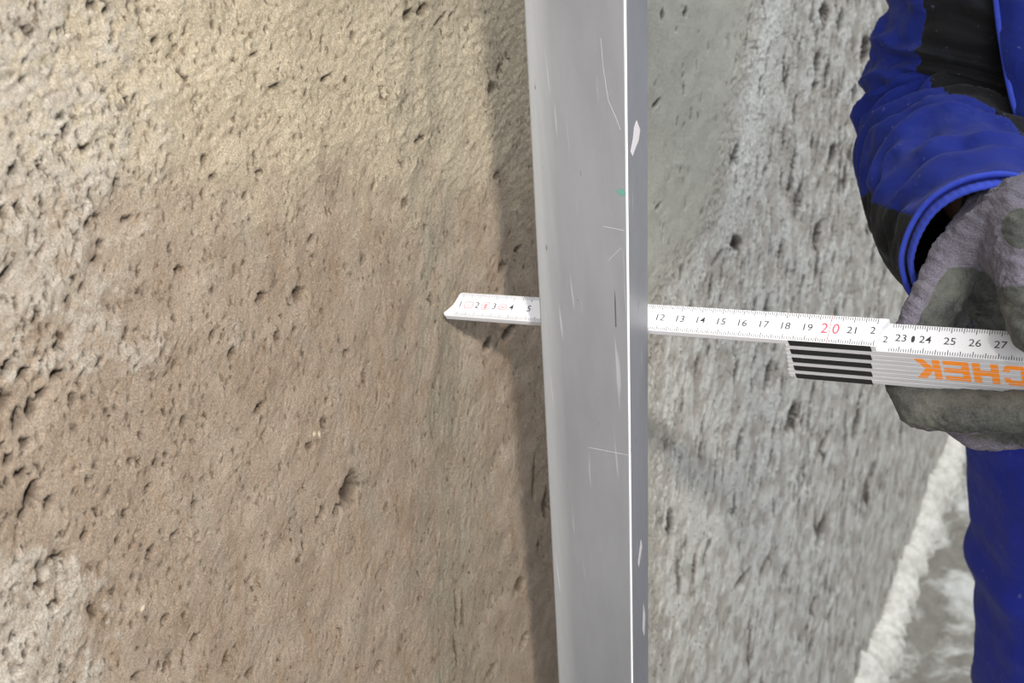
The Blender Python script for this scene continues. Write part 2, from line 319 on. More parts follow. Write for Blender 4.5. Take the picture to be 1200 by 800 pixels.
# ------------------------------------------------------------------ aluminium straightedge
def build_bar():
    lean = .0571; z0 = -116.0; z1 = 84.0
    n0, n1, u0, u1 = 7.137, 11.647, -3.045, -.72
    root = empty('aluminium_straightedge', Matrix.Translation(K(0, 0, z0)), label='scratched grey aluminium straightedge standing upright in front of the brown plaster', category='straightedge')
    def loop(ins, rad, seg=4):
        a, b, c, d = n0 + ins, n1 - ins, u0 + ins, u1 - ins; o = []
        for cx, cy, s in ((b - rad, d - rad, 0), (a + rad, d - rad, 1), (a + rad, c + rad, 2), (b - rad, c + rad, 3)):
            for k in range(seg + 1):
                t = (s + k / seg) * math.pi / 2; o.append((cx + rad * math.cos(t), cy + rad * math.sin(t)))
        return o
    lo_, li_ = loop(0, .13), loop(.2, .05); n = len(lo_); vs = []; fs = []
    for z in (0, z1 - z0):
        for L in (lo_, li_):
            for x, y in L: vs.append(((x + lean * (z + z0)) / 100, y / 100, z / 100))
    for k in range(n):
        j = (k + 1) % n
        fs += [(k, j, 2 * n + j, 2 * n + k), (n + j, n + k, 3 * n + k, 3 * n + j), (j, k, n + k, n + j), (2 * n + k, 2 * n + j, 3 * n + j, 3 * n + k)]
    me = mesh('profile', vs, fs)
    t = NT('brushed_aluminium')
    br = t.noise(1.0, 4, .6, t.map((900, 900, 3.0))); bl = t.noise(26, 5, .6, t.map((1, 1, .25)))
    sx = t.n('ShaderNodeSeparateXYZ'); t.put(sx.inputs[0], t.co)
    xx = t.math('SUBTRACT', sx.outputs[0], t.math('MULTIPLY', sx.outputs[2], lean))        # straight across the profile
    xx = t.math('ADD', xx, lean * 1.16)
    edge_band = t.math('MULTIPLY', t.ramp(t.math('ADD', xx, t.math('MULTIPLY', t.noise(1, 3, .6, t.map((300, 300, 9))), .006)), .0780, .0860, 1, 0), .55)  # paler band along the edge nearest the wall
    c = t.mix(t.ramp(bl, .3, .7), srgb(.45, .455, .47), srgb(.51, .515, .53)); c = t.mix(edge_band, c, srgb(.62, .625, .63))
    ar = t.math('MULTIPLY', t.ramp(xx, .1156, .1160), t.ramp(sx.outputs[1], -.0294, -.0298)); c = t.mix(t.math('MULTIPLY', ar, .9), c, srgb(.96, .96, .97))  # bevel highlight painted as a bright line along the arris
    scr = t.ramp(t.noise(1, 2, .5, t.map((420, 420, 14), (.12, .10, 0))), .69, .74); c = t.mix(t.math('MULTIPLY', scr, .22), c, srgb(.82, .82, .83))
    drk = t.ramp(t.noise(1, 3, .6, t.map((330, 330, 70), (0, .06, 0))), .70, .75); c = t.mix(t.math('MULTIPLY', drk, .7), c, srgb(.22, .22, .24))
    r = t.ramp(br, .2, .8, .36, .52)
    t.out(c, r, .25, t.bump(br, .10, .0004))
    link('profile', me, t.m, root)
    def mark(name, poly, face, mat, th=.012):   # poly in (across cm, z cm from tip height)
        vs = []
        for s in (0, 1):
            for a, z in poly:
                if face == 'front': vs.append(((a + lean * z) / 100, (u0 - th * s - .001) / 100, (z - z0) / 100))
                else: vs.append(((n1 + lean * z + th * s + .001) / 100, a / 100, (z - z0) / 100))
        k = len(poly); fs = [tuple(range(k)), tuple(range(2 * k - 1, k - 1, -1))] + [(i, (i + 1) % k, k + (i + 1) % k, k + i) for i in range(k)]
        o = link(name, mesh(name, vs, fs), mat, root); bm = bmesh.new(); bm.from_mesh(o.data); bmesh.ops.recalc_face_normals(bm, faces=bm.faces); bm.to_mesh(o.data); bm.free()
    wp = plain('dried_white_plaster', (.66, .645, .66), .9); gp = plain('green_paint', (.30, .46, .43), .7); dk = plain('dark_scuff', (.25, .25, .27), .7)
    def at(x, y, face):
        d = FW + RT * (x - 600) / FPX - UPV * (y - 400) / FPX
        if face == 'front': q = CAM + d * (u0 - CAM[1]) / d[1]; return q[0] - lean * q[2], q[2]
        s = (n1 + lean * CAM[2] - CAM[0]) / (d[0] - lean * d[2]); q = CAM + d * s; return q[1], q[2]
    mark('plaster_smear', [at(x, y, 'side') for x, y in ((746, 141), (750, 152), (748, 165), (745, 172), (741, 183), (739, 178), (742, 162), (743, 150))], 'side', wp)
    mark('plaster_smear', [at(x, y, 'side') for x, y in ((751, 632), (752.5, 640), (748.5, 664), (747.5, 660))], 'side', wp)
    mark('plaster_smear', [at(x, y, 'side') for x, y in ((754, 708), (756, 720), (755, 745), (753, 738))], 'side', wp)
    mark('green_mark', [at(x, y, 'front') for x, y in ((722, 223), (726, 221), (731, 222), (733, 226), (732, 229.5), (726, 229), (724, 227))], 'front', gp)
    mark('dark_scuff', [at(x, y, 'front') for x, y in ((720.4, 340), (721.6, 352), (722.5, 383), (721.2, 383), (720.3, 356))], 'front', dk)
    for a, b in (((704, 45), (707, 80)), ((707, 80), (713, 118)), ((713, 118), (722, 138)), ((722, 138), (727, 152)), ((707, 265), (731, 270)), ((713, 305), (728, 290)), ((690, 524), (736, 533))):
        dx, dy = b[0] - a[0], b[1] - a[1]; L = math.hypot(dx, dy); ox, oy = -dy / L * .17, dx / L * .17
        mark('scratch', [at(x, y, 'front') for x, y in ((a[0] + ox, a[1] + oy), (b[0] + ox, b[1] + oy), (b[0] - ox, b[1] - oy), (a[0] - ox, a[1] - oy))], 'front', wp, .006)
    return root
build_bar()

# ------------------------------------------------------------------ folding rule
def build_rule():
    d = Vector((math.cos(.0744), 0, math.sin(.0744))); wv = Vector((-.04, .866, .50)); wv = (wv - d * wv.dot(d)).normalized(); e = d.cross(wv)
    M = Matrix((d, wv, e)).transposed().to_4x4(); M.translation = K(0, 0, 0)
    root = empty('folding_rule', M, label='white folding rule with black scale held against the brown plaster', category='folding rule')
    t = NT('white_lacquered_wood'); white = t.out(t.mix(t.noise(60, 4), srgb(.72, .715, .725), srgb(.76, .755, .765)), .62, 0, t.bump(t.noise(900, 3), .05, .0004), spec=.2)
    black = plain('black_joint_plastic', (.085, .085, .095), .45); ink = plain('black_print', (.13, .13, .14), .6); ink_light = plain('grey_print', (.20, .20, .22), .6)
    red = plain('red_print', (.80, .24, .30), .6); pink = plain('pale_red_print', (.80, .36, .40), .6); orange = plain('orange_print', (.95, .55, .16), .5, nscale=40, namt=.1)
    HW = .72; TH = .36
    def prism(name, poly, e0, e1, mat, parent, bev=.035):
        bm = bmesh.new(); vs = [bm.verts.new((a / 100, b / 100, e1 / 100)) for a, b in poly]; f = bm.faces.new(vs)
        r = bmesh.ops.extrude_face_region(bm, geom=[f]); bmesh.ops.translate(bm, verts=[x for x in r['geom'] if isinstance(x, bmesh.types.BMVert)], vec=(0, 0, (e0 - e1) / 100))
        bmesh.ops.recalc_face_normals(bm, faces=bm.faces)
        if bev: bmesh.ops.bevel(bm, geom=[x for x in bm.edges], offset=bev / 100, segments=2, affect='EDGES', profile=.6)
        me = bpy.data.meshes.new(name); bm.to_mesh(me); bm.free(); return link(name, me, mat, parent)
    tip = [(.20, -.56), (.30, -HW), (22.1, -HW), (22.2, .3), (22.45, HW - .05), (22.4, HW), (.82, HW), (.70, HW - .08), (.66, .35), (.56, -.05), (.40, -.30)]
    leg1 = prism('leg', tip, -TH, 0, white, root)
    jit = random.Random(5); legs = [leg1]
    for k in range(1, 9):
        s = 18.10 - .05 * k + jit.uniform(-.02, .02)
        e1 = -TH * k - .006; e0 = -TH * (k + 1) + .006
        legs.append(prism('leg', [(s, -HW), (41.3, -HW), (41.35, HW), (s - .02, HW)], e0, e1, white, root))
    for j in range(5):                                     # black joint inserts set in the side of every other leg
        k = 2 * j; s = 18.28 - .045 * k + .02 * j; s1 = 21.9 - .05 * k
        e1 = -TH * k + .0; e0 = e1 - .43
        o = prism('joint', [(s, -HW - .022), (s1, -HW - .022), (s1, -HW + .25), (s, -HW + .25)], e0, e1 - .012, black, legs[min(k, 8)], .04)
    # printed scale
    def quads(name, Q, mat, parent, z, on='face'):
        vs, fs = [], []
        for q in Q:
            b = len(vs); vs += [(x / 100, y / 100, z / 100) if on == 'face' else (x / 100, z / 100, y / 100) for x, y in q]; fs.append(tuple(range(b, b + len(q))))
        return link(name, mesh(name, vs, fs), mat, parent)
    def tick(t_, y0, y1, wd): return [(t_ - wd / 2, y0), (t_ + wd / 2, y0), (t_ + wd / 2, y1), (t_ - wd / 2, y1)]
    def ticks(a, b):
        Q, Qm = [], []
        for i in range(a, b):
            T = i / 10; L = .30 if i % 10 == 0 else (.24 if i % 5 == 0 else .17)
            if i % 10 == 0 and i % 100: L = .27
            (Q if i % 5 == 0 else Qm).extend([tick(T, HW - .03, HW - .03 - L, .034 if i % 5 == 0 else .030), tick(T, -HW + .03, -HW + .03 + L, .034 if i % 5 == 0 else .030)])
        return Q, Qm
    def text(s, x, y, size, mat, parent, z, name='numeral', sx=1.0):
        c = bpy.data.curves.new('txt', 'FONT'); c.body = s; c.size = size / 100; c.align_x = 'CENTER'; c.align_y = 'CENTER'; c.resolution_u = 3; c.offset = size * .00003
        o = bpy.data.objects.new('txt', c); C.objects.link(o); dg = bpy.context.evaluated_depsgraph_get(); me = bpy.data.meshes.new_from_object(o.evaluated_get(dg))
        bpy.data.objects.remove(o); bpy.data.curves.remove(c); me.name = name; me.materials.clear()
        me.transform(Matrix.Translation((x / 100, y / 100, z / 100)) @ Matrix.Diagonal((sx, 1, 1, 1)))
        return link(name, me, mat, parent)
    Z1, Z2 = .004, -TH + .0
    Q, Qm = ticks(9, 221); quads('tick_marks', Q, ink, leg1, Z1); quads('tick_marks', Qm, ink_light, leg1, Z1)
    Q, Qm = ticks(226, 412); quads('tick_marks', Q, ink, legs[1], Z2); quads('tick_marks', Qm, ink_light, legs[1], Z2)
    for n in range(1, 22):
        if n == 20: continue
        text(str(n), n, 0, .50, ink, leg1, Z1, sx=1.05)
    text('2', 21.86, .06, .50, ink, leg1, Z1); text('2', 22.36, -.12, .46, ink, legs[1], Z2)
    text('2', 19.77, 0, .74, red, leg1, Z1, sx=.9); text('0', 20.27, 0, .74, red, leg1, Z1, sx=.9); quads('tick_marks', [tick(20, -.66, .66, .024)], red, leg1, Z1 + .002)
    for n in range(23, 42): text(str(n) if n not in (30, 40) else str(n), n, 0, .50, red if n in (30, 40) else ink, legs[1], Z2, sx=1.05)
    quads('rivet_mark', [[(23.5 + .075 * math.cos(a), .0 + .12 * math.sin(a) + (.05 if math.sin(a) > 0 else -.05)) for a in np.linspace(0, 2 * math.pi, 20, endpoint=False)]], ink, legs[1], Z2 + .002)
    def ring(cx, rx, ry, pw, wd=.035):
        Q = []; A = np.linspace(0, 2 * math.pi, 33); S = lambda a, r: (cx + (rx + r) * math.copysign(abs(math.cos(a)) ** pw, math.cos(a)), (ry + r) * math.copysign(abs(math.sin(a)) ** pw, math.sin(a)))
        for a, b in zip(A[:-1], A[1:]): Q.append([S(a, 0), S(b, 0), S(b, -wd), S(a, -wd)])
        return Q
    Q = ring(1.5, .26, .20, .45) + ring(2.5, .25, .25, 1) + ring(3.5, .24, .17, .8)
    for a in np.linspace(1.32, 1.62, 4): Q.append([(a, -.08), (a + .10, .08), (a + .13, .08), (a + .03, -.08)])
    for y in (-.10, .02): Q.append([(2.38, y), (2.62, y), (2.62, y + .05), (2.38, y + .05)])
    Q.append([(2.47, -.19), (2.53, -.19), (2.53, .16), (2.47, .16)]); Q += ring(3.42, .08, .07, 1, .03) + ring(3.58, .08, .07, 1, .03)
    quads('stamp_marks', Q, pink, leg1, Z1)
    # orange lettering across the folded legs, upside down as the rule is held
    L = {'C': lambda y: [(.0, .30), (.0, .98)] if False else None}
    def runs(ch, y):      # filled intervals of a letter at height y (0..1), width 1
        if ch == 'H': return [(0, .30), (.70, 1)] if abs(y - .5) > .13 else [(0, 1)]
        if ch == 'E': return [(0, 1)] if (y < .22 or y > .78 or abs(y - .5) < .11) else [(0, .30)]
        if ch == 'K':
            q = abs(y - .5) * 2; a = .26 + .42 * q; return [(0, .30), (max(.30, a - .02), min(1.02, a + .36))]
        if ch == 'C':
            if y < .24 or y > .76:
                q = 0 if .10 < y < .90 else .10; return [(.08 + q, .92 - q)]
            return [(0.02, .30)] + ([(.70, .98)] if (.24 <= y < .36 or .64 < y <= .76) else [])
    by_leg = {}
    for i, ch in enumerate('CHEK'):
        x0 = 23.60 + (3 - i) * 1.165; W_ = 1.03; E0, E1 = -.70, -2.32      # E0 = foot of the letters (upper in view)
        for k in range(2, 8):
            a, b = -TH * k - .02, -TH * (k + 1) + .02
            a, b = min(a, E0), max(b, E1)
            if a - b < .03: continue
            R_ = 6
            for q in range(R_):
                ya, yb = a + (b - a) * q / R_, a + (b - a) * (q + 1) / R_; f = (E0 - (ya + yb) / 2) / (E0 - E1)
                for r0, r1 in runs(ch, f):      # rotated half a turn: x runs right to left
                    by_leg.setdefault(k, []).append([(x0 + W_ * (1 - r1), ya), (x0 + W_ * (1 - r0), ya), (x0 + W_ * (1 - r0), yb), (x0 + W_ * (1 - r1), yb)])
    for k, Q in by_leg.items(): quads('lettering', Q, orange, legs[k], -HW - .004, 'side')
    for k in (3, 5, 7):     # fine millimetre marks on the leg sides
        Q = [[(s / 10, -TH * k - .10), (s / 10 + .02, -TH * k - .10), (s / 10 + .02, -TH * k - .20), (s / 10, -TH * k - .20)] for s in range(182, 236)]
        quads('tick_marks', Q, plain('faint_print', (.66, .66, .68)), legs[k], -HW - .003, 'side')
    return root
build_rule()

# ------------------------------------------------------------------ worker
FLOOR = -116.39
def ball(bm, c, r, sub=2):
    r = (r, r, r) if isinstance(r, (int, float)) else r
    return bmesh.ops.create_icosphere(bm, subdivisions=sub, radius=1, matrix=Matrix.Translation(Vector(c)) @ Matrix.Diagonal((*r, 1)))['verts']
def solid(name, hulls, voxel, smooth=6, mat=None, parent=None, wr=None, props=None):
    """union of convex hulls over balls [(centre, r), ...] -> one continuous skin (cm in, metres out)"""
    bm = bmesh.new()
    for H in hulls:
        b2 = bmesh.new()
        for c, r in H: ball(b2, c, r)
        bmesh.ops.convex_hull(b2, input=b2.verts); 
        loose = [v for v in b2.verts if not v.link_faces]; bmesh.ops.delete(b2, geom=loose, context='VERTS')
        bmesh.ops.recalc_face_normals(b2, faces=b2.faces)
        me = bpy.data.meshes.new('h'); b2.to_mesh(me); b2.free(); bm.from_mesh(me); bpy.data.meshes.remove(me)
    me = bpy.data.meshes.new(name); bm.to_mesh(me); bm.free()
    o = bpy.data.objects.new('tmp', me); C.objects.link(o)
    a = o.modifiers.new('r', 'REMESH'); a.mode = 'VOXEL'; a.voxel_size = voxel
    b = o.modifiers.new('s', 'SMOOTH'); b.iterations = smooth; b.factor = .5
    me2 = bpy.data.meshes.new_from_object(o.evaluated_get(bpy.context.evaluated_depsgraph_get()))
    bpy.data.objects.remove(o); bpy.data.meshes.remove(me)
    n = len(me2.vertices); co = np.empty(n * 3); me2.vertices.foreach_get('co', co); co = co.reshape(-1, 3)
    no = np.empty(n * 3); me2.vertex_normals.foreach_get('vector', no); no = no.reshape(-1, 3)
    if wr is not None: co = co + no * wr(co, no)[:, None]
    if props is not None: props(me2, co, no)
    out = co / 100; out[:, 2] += TIP
    me2.vertices.foreach_set('co', out.reshape(-1)); me2.update(); me2.name = name
    return link(name, me2, mat, parent, smooth=True)
def local(root):
    bpy.context.view_layer.update()
    for ch in [o for o in C.objects if o.parent == root]: ch.matrix_parent_inverse = root.matrix_world.inverted()
def spline(pts, n):
    pts = np.array(pts, float); P = np.vstack([2 * pts[0] - pts[1], pts, 2 * pts[-1] - pts[-2]]); out = []
    for i in range(len(pts) - 1):
        a, b, c, d = P[i:i + 4]
        for t in np.linspace(0, 1, n, endpoint=False):
            out.append(.5 * (2 * b + (c - a) * t + (2 * a - 5 * b + 4 * c - d) * t * t + (3 * b - a - 3 * c + d) * t ** 3))
    out.append(pts[-1]); return np.array(out)

def fabric(name, base, dust=.25, weave=2600):
    t = NT(name); c = srgb(*base); f = t.noise(35, 5, .6)
    col = t.mix(f, tuple(x * .82 for x in c[:3]) + (1,), tuple(min(1, x * 1.18) for x in c[:3]) + (1,))
    fl = t.ramp(t.noise(260, 3, .6), .665, .73); col = t.mix(t.math('MULTIPLY', fl, dust), col, srgb(.62, .64, .72))
    dst = t.ramp(t.noise(16, 6, .7, t.map((1, 1, 2.2))), .53, .75); col = t.mix(t.math('MULTIPLY', dst, dust * .45), col, srgb(.50, .53, .66))
    nb = t.bump(t.noise(weave, 2), .18, .0006); nb = t.bump(t.noise(42, 3, .5), .6, .006, nb)
    t.out(col, .85, 0, nb, spec=.25); t.b.inputs['Sheen Weight'].default_value = .04; return t.m
BLUE = fabric('royal_blue_workwear', (.085, .145, .46)); BLACK = fabric('black_workwear', (.075, .075, .085), .18)
NAVY = fabric('blue_trouser_cloth', (.115, .155, .52), .18); PIPE = fabric('light_blue_edging', (.19, .26, .66), .1)

def build_person():
    root = empty('person', Matrix.Translation(K(42, 38, FLOOR)), label='worker in blue and black workwear and grey gloves holding the folding rule', category='person')
    skin = plain('skin', (.78, .60, .51), .55, nscale=30, namt=.08)
    # --- body: one continuous figure under the clothes
    hulls = [[((44, 36, 56), (7.4, 9.0, 9.6)), ((44, 33, 52), (6.2, 7.5, 7))], [((44, 33, 52), (6, 6, 5)), ((44, 28.6, 46.6), (3.2, 2.8, 2.4))],
             [((44, 37, 50), 5.2), ((44, 39, 34), 5.8)],
             [((44, 25.8, 57.5), (1.0, 1.0, 1.0)), ((44, 24.2, 53.6), (1.6, 1.7, 1.2))], [((40.5, 27.2, 58.6), (2.6, 1.2, .9)), ((47.5, 27.2, 58.6), (2.6, 1.2, .9))],
             [((44, 26.0, 49.6), (2.5, 1.0, .55))], [((44, 26.1, 48.5), (2.1, 1.1, .6))],
             [((36.3, 37, 57.5), (.8, 1.7, 2.6)), ((36.6, 36.4, 53.8), (.7, 1.2, 1.2))], [((51.7, 37, 57.5), (.8, 1.7, 2.6)), ((51.4, 36.4, 53.8), (.7, 1.2, 1.2))],
             [((44, 39, 24), (14, 8, 6)), ((44, 39, -2), (12, 8, 6))], [((44, 39, -2), (12, 8, 6)), ((43.5, 39, -22), (11.5, 7.5, 6))],
             [((29, 36, 27), 5), ((44, 39, 28), 6), ((59, 37, 27), 5)],
             [((26, 34.5, 26), 4.8), (px(1116, 148, 76), 3.6)], [(px(1120, 160, 76), 3.4), (px(1176, 268, 61), 1.8)],
             [((62, 37, 26), 4.8), ((67, 41, -1), 3.6)], [((67, 41, -1), 3.6), ((66, 32, -22), 2.3)],
             [((34, 38, -24), 6.5), ((34, 35.5, -68), 5.4)], [((34, 35.5, -68), 5.4), ((34, 40, -108), 4)], [((52, 38, -24), 6.5), ((53, 35.5, -68), 5.4)], [((53, 35.5, -68), 5.4), ((53, 40, -108), 4)]]
    body = solid('body', hulls, .7, 3, skin, root)
    eye = plain('eye_white', (.92, .91, .89), .2); iris = plain('brown_iris', (.22, .14, .09), .2)
    for x in (40.8, 47.2):
        bm = bmesh.new(); ball(bm, K(x, 27.6, 56.3), .0118, 3); me = bpy.data.meshes.new('eye'); bm.to_mesh(me); bm.free(); o = link('eye', me, eye, root, smooth=True)
        bm = bmesh.new(); ball(bm, K(x, 26.62, 56.3), (.0056, .0024, .0056), 2); me = bpy.data.meshes.new('iris'); bm.to_mesh(me); bm.free(); o2 = link('iris', me, iris, o, smooth=True)
    hair_n = Tile(30, 256, .6, 3)
    solid('hair', [[((44, 37.2, 58.5), (8.0, 9.3, 9.0)), ((44, 39.5, 54), (7.9, 8, 8))], [((44, 42, 50), (6.6, 4.5, 4))], [((44, 30.5, 63.5), (6.2, 4.2, 2.6)), ((44, 38, 63), (7.6, 7, 4.6))]], .55, 3,
          plain('dark_brown_hair', (.20, .145, .105), .6, nscale=220, namt=.4), root, wr=lambda c, n: .18 * hair_n(c[:, 0], c[:, 1] + c[:, 2]))
    # --- trousers and boots
    wt = Tile(60, 512, 1.6, 6, .35, 1.8); wj = Tile(60, 512, 1.8, 7, -.3, 2)
    solid('trousers', [[((43.5, 39, -20), (15.2, 11, 6)), ((43.5, 39, -28), (16, 11.5, 6))],
                       [((31.4, 37.5, -27), (10.8, 11, 8)), ((32.3, 36.8, -40), (9.9, 10, 6))], [((32.3, 36.8, -40), (9.9, 10, 6)), ((32.6, 35.5, -68), 8.0)], [((32.6, 35.5, -68), 8.0), ((34, 39.5, -107), 7.0)],
                       [((53, 37.5, -27), (10.4, 11, 8)), ((53, 36.8, -40), (9.6, 10, 6))], [((53, 36.8, -40), (9.6, 10, 6)), ((53, 35.5, -68), 7.8)], [((53, 35.5, -68), 7.8), ((53, 39.5, -107), 7.0)]],
          .6, 8, NAVY, root, wr=lambda c, n: .22 * wt(c[:, 0] * 1.2 + .8 * c[:, 1], c[:, 2] * .5))
    boot = plain('black_boot_leather', (.10, .095, .09), .5, nscale=60, namt=.3); sole = plain('boot_sole', (.16, .15, .14), .8)
    for x in (34, 53):
        b = solid('boot', [[((x, 41.5, -110.6), (4.3, 5.2, 5)), ((x, 30, -112.6), (4.6, 4.2, 2.9))], [((x, 40.5, -110), (4.4, 4.6, 4)), ((x, 40, -102), 4.9)], [((x, 30, -112.4), (4.5, 5, 3.2)), ((x, 25, -112.9), (4.1, 3.6, 2.6))]], .5, 4, boot, root)
        bm = bmesh.new(); top, bot = [], []
        for k in range(28):
            a = k / 28 * 2 * math.pi; y = 33.5 + 12.6 * math.sin(a); q = 4.6 * math.copysign(abs(math.cos(a)) ** .6, math.cos(a)) * (1 - .10 * (math.sin(a) > .2))
            top.append(bm.verts.new(K(x + q, y, FLOOR + 2.4))); bot.append(bm.verts.new(K(x + q, y, FLOOR + .05)))
        bm.faces.new(top); bm.faces.new(bot[::-1])
        for k in range(28): bm.faces.new((top[k], bot[k], bot[(k + 1) % 28], top[(k + 1) % 28]))
        bmesh.ops.recalc_face_normals(bm, faces=bm.faces); me = bpy.data.meshes.new('sole'); bm.to_mesh(me); bm.free(); link('sole', me, sole, b)
    # --- jacket
    jacket = solid('jacket', [[((44, 39, 22), (17.5, 11.5, 8)), ((44, 39, 0), (16.8, 12.3, 6))], [((44, 39, 0), (16.8, 12.3, 6)), ((43.5, 39, -22), (17, 12.6, 5))],
                              [((29, 36, 27), 7.2), ((44, 39, 28), 8), ((59, 37, 27), 7.2)], [((44, 38.5, 34), 7.6), ((44, 38, 40), (6.8, 6.8, 2.5))]], .7, 7, BLUE, root, wr=lambda c, n: .35 * wj(c[:, 0] + .5 * c[:, 1], c[:, 2]))
    def sleeve(path, radii, seg_part, cuff_r, ref):
        P = spline(path, 60); n = len(P); tt = np.linspace(0, 1, n)
        r = np.interp(tt, np.linspace(0, 1, len(radii)), radii)
        T = np.gradient(P, axis=0); T /= np.linalg.norm(T, axis=1)[:, None]
        s = np.concatenate([[0], np.cumsum(np.linalg.norm(np.diff(P, axis=0), axis=1))]); s = s - s[60]
        tq = np.clip((tt * 5 - 1) / 4, 0, 1); M_ = 240; th = np.linspace(-math.pi, math.pi, M_, endpoint=False)
        nz = Tile(40, 512, 2.2, 8)
        V = np.zeros((n, M_, 3))
        for i in range(n):
            c = ref - P[i]; c = c - T[i] * (c @ T[i]); c /= np.linalg.norm(c); l = np.cross(T[i], c)
            rad = r[i] * np.ones(M_)
            wv_ = nz(s[i] + 0 * th, 6 * np.cos(th) + 9) + .0
            ph = s[i] / 2.7 + .55 * np.sin(th + .5) + .22 * wv_ + .18 * np.sin(2 * th + s[i] * .35)
            ridge = 1 - np.sqrt(np.sin(math.pi * ph) ** 2 + .02); fade = np.clip((s[-1] - s[i]) / 3.0, .12, 1) * np.clip((s[i] + 9) / 12, .05, 1)
            amp = (.50 + .40 * np.exp(-((tq[i] - .5) / .18) ** 2)) * (.55 + .45 * np.cos(th - .3)) * fade
            rad = rad + amp * (ridge - .4) * 1.2 + .20 * fade * nz(s[i] * .8 + 17, 5 * np.sin(th) + 3 + 0 * th)
            V[i] = P[i] + (np.cos(th) * rad)[:, None] * c + (np.sin(th) * rad)[:, None] * l
        W = V / 100; W[..., 2] += TIP
        faces = {}
        for i in range(n - 1):
            for k in range(M_):
                faces.setdefault(seg_part(tq[i], math.degrees(th[k]) + .75), []).append((i, k))
        for (nm, mat), L in faces.items():
            ids = {}; vs = []; fs = []
            def vid(i, k):
                if (i, k) not in ids: ids[(i, k)] = len(vs); vs.append(W[i, k])
                return ids[(i, k)]
            for i, k in L: fs.append((vid(i, k), vid(i, (k + 1) % M_), vid(i + 1, (k + 1) % M_), vid(i + 1, k)))
            o = link(nm, mesh(nm, vs, fs), mat, jacket, smooth=True)
            md = o.modifiers.new('t', 'SOLIDIFY'); md.thickness = .0022; md.offset = -1
        # hem: stitched rim and inner knitted band
        def rimtube(nm, pts, rr_, mat):
            pts = np.array(pts); m_ = len(pts); vs, fs = [], []
            for k in range(m_):
                t_ = pts[(k + 1) % m_] - pts[k - 1]; t_ /= np.linalg.norm(t_); a = np.cross(t_, T[-1]); a /= np.linalg.norm(a); b = np.cross(t_, a)
                for q in range(8): vs.append(pts[k] + rr_ * (a * math.cos(q * math.pi / 4) + b * math.sin(q * math.pi / 4)))
            for k in range(m_):
                for q in range(8): fs.append((k * 8 + q, k * 8 + (q + 1) % 8, ((k + 1) % m_) * 8 + (q + 1) % 8, ((k + 1) % m_) * 8 + q))
            link(nm, mesh(nm, vs, fs), mat, jacket, smooth=True)
        rimtube('hem', W[-1], .0014, PIPE)
        cpt = W[-1].mean(0); Td = T[-1]
        rings = []
        for q, (off, sc) in enumerate(((-.020, .93), (-.010, .93), (.0, .935), (.006, .93), (.008, .90), (.006, .87), (-.02, .86))):
            rings.append([cpt + (W[-1, k] - cpt) * sc + Td * off + (W[-1, k] - cpt) * .004 * math.cos(k * math.pi * .5) for k in range(M_)])
        vs = [v for R_ in rings for v in R_]; fs = [(i * M_ + k, i * M_ + (k + 1) % M_, (i + 1) * M_ + (k + 1) % M_, (i + 1) * M_ + k) for i in range(len(rings) - 1) for k in range(M_)]
        link('knitted_cuff', mesh('knitted_cuff', vs, fs), PIPE, jacket, smooth=True)
    def part_r(t_, a):
        a = (a + 180) % 360 - 180
        lim = np.interp(t_, [0, .35, .5, .75, 1], [35, 35, 22, -35, -80]); ob = np.interp(t_, [.45, .55, .7, 1], [175, 105, 75, 35])
        if -165 < a < lim: return ('inner_panel', BLACK)
        if t_ > .45 and (a > ob or a < -165): return ('elbow_patch', BLACK)
        return ('sleeve', BLUE)
    E_ = px(1116, 146, 76); Wc = px(1160, 300, 58.5)
    sleeve([(36, 37.5, 28), (26, 34.5, 27), .5 * (np.array((26, 34.5, 27)) + E_) + np.array((-.5, .8, 0)), E_, .5 * (E_ + Wc) + np.array((-.3, 0, -.6)), Wc], [5.6, 7.0, 6.2, 5.5, 5.0, 4.0], part_r, 4, CAM)
    E2 = np.array((68, 41.5, -1.0)); W2 = np.array((66.5, 31.5, -21.0))
    sleeve([(52, 38.5, 28), (61.5, 37, 27), (65.5, 39.5, 13), E2, .5 * (E2 + W2), W2], [5.6, 7.0, 6.2, 5.5, 5.0, 4.0], part_r, 4, np.array((60, -60, 10.)))
    # front panel of the jacket with its piped edge
    Lp = [px(x, y, z) for x, y, z in ((1150, -260, 68), (1158, -120, 68), (1166, -10, 67.5), (1175, 60, 67), (1187, 120, 66.5), (1203, 168, 66.5), (1232, 240, 67))]
    Lp = [np.array((36, 30.5, 31)), np.array((32.5, 28.5, 26))] + Lp[1:] + [np.array((30.5, 26.6, -14)), np.array((31, 26.4, -25))]
    Lp = spline(Lp, 6); vs, fs = [], []; nu = 14
    for i, p_ in enumerate(Lp):
        q_ = np.array((44, np.interp(p_[2], [8, 20, 31], [26.3, 27.2, 31.0]), p_[2] + .5))
        for k in range(nu):
            t_ = k / (nu - 1); v = p_ * (1 - t_) + q_ * t_ + np.array((0, -1.0, 0)) * math.sin(math.pi * t_) + np.array((0, .25, 0)) * math.sin(i * .7 + 5 * t_)
            vs.append((v[0] / 100, v[1] / 100, TIP + v[2] / 100))
    for i in range(len(Lp) - 1):
        for k in range(nu - 1): fs.append((i * nu + k, i * nu + k + 1, (i + 1) * nu + k + 1, (i + 1) * nu + k))
    o = link('front_panel', mesh('front_panel', vs, fs), BLUE, jacket, smooth=True); md = o.modifiers.new('t', 'SOLIDIFY'); md.thickness = .004; md.offset = 0
    cu = []; vs, fs = [], []
    for i, p_ in enumerate(Lp):
        for q in range(8):
            v = p_ + .16 * (RT * math.cos(q * math.pi / 4) + (-FW) * math.sin(q * math.pi / 4)); vs.append((v[0] / 100, v[1] / 100, TIP + v[2] / 100))
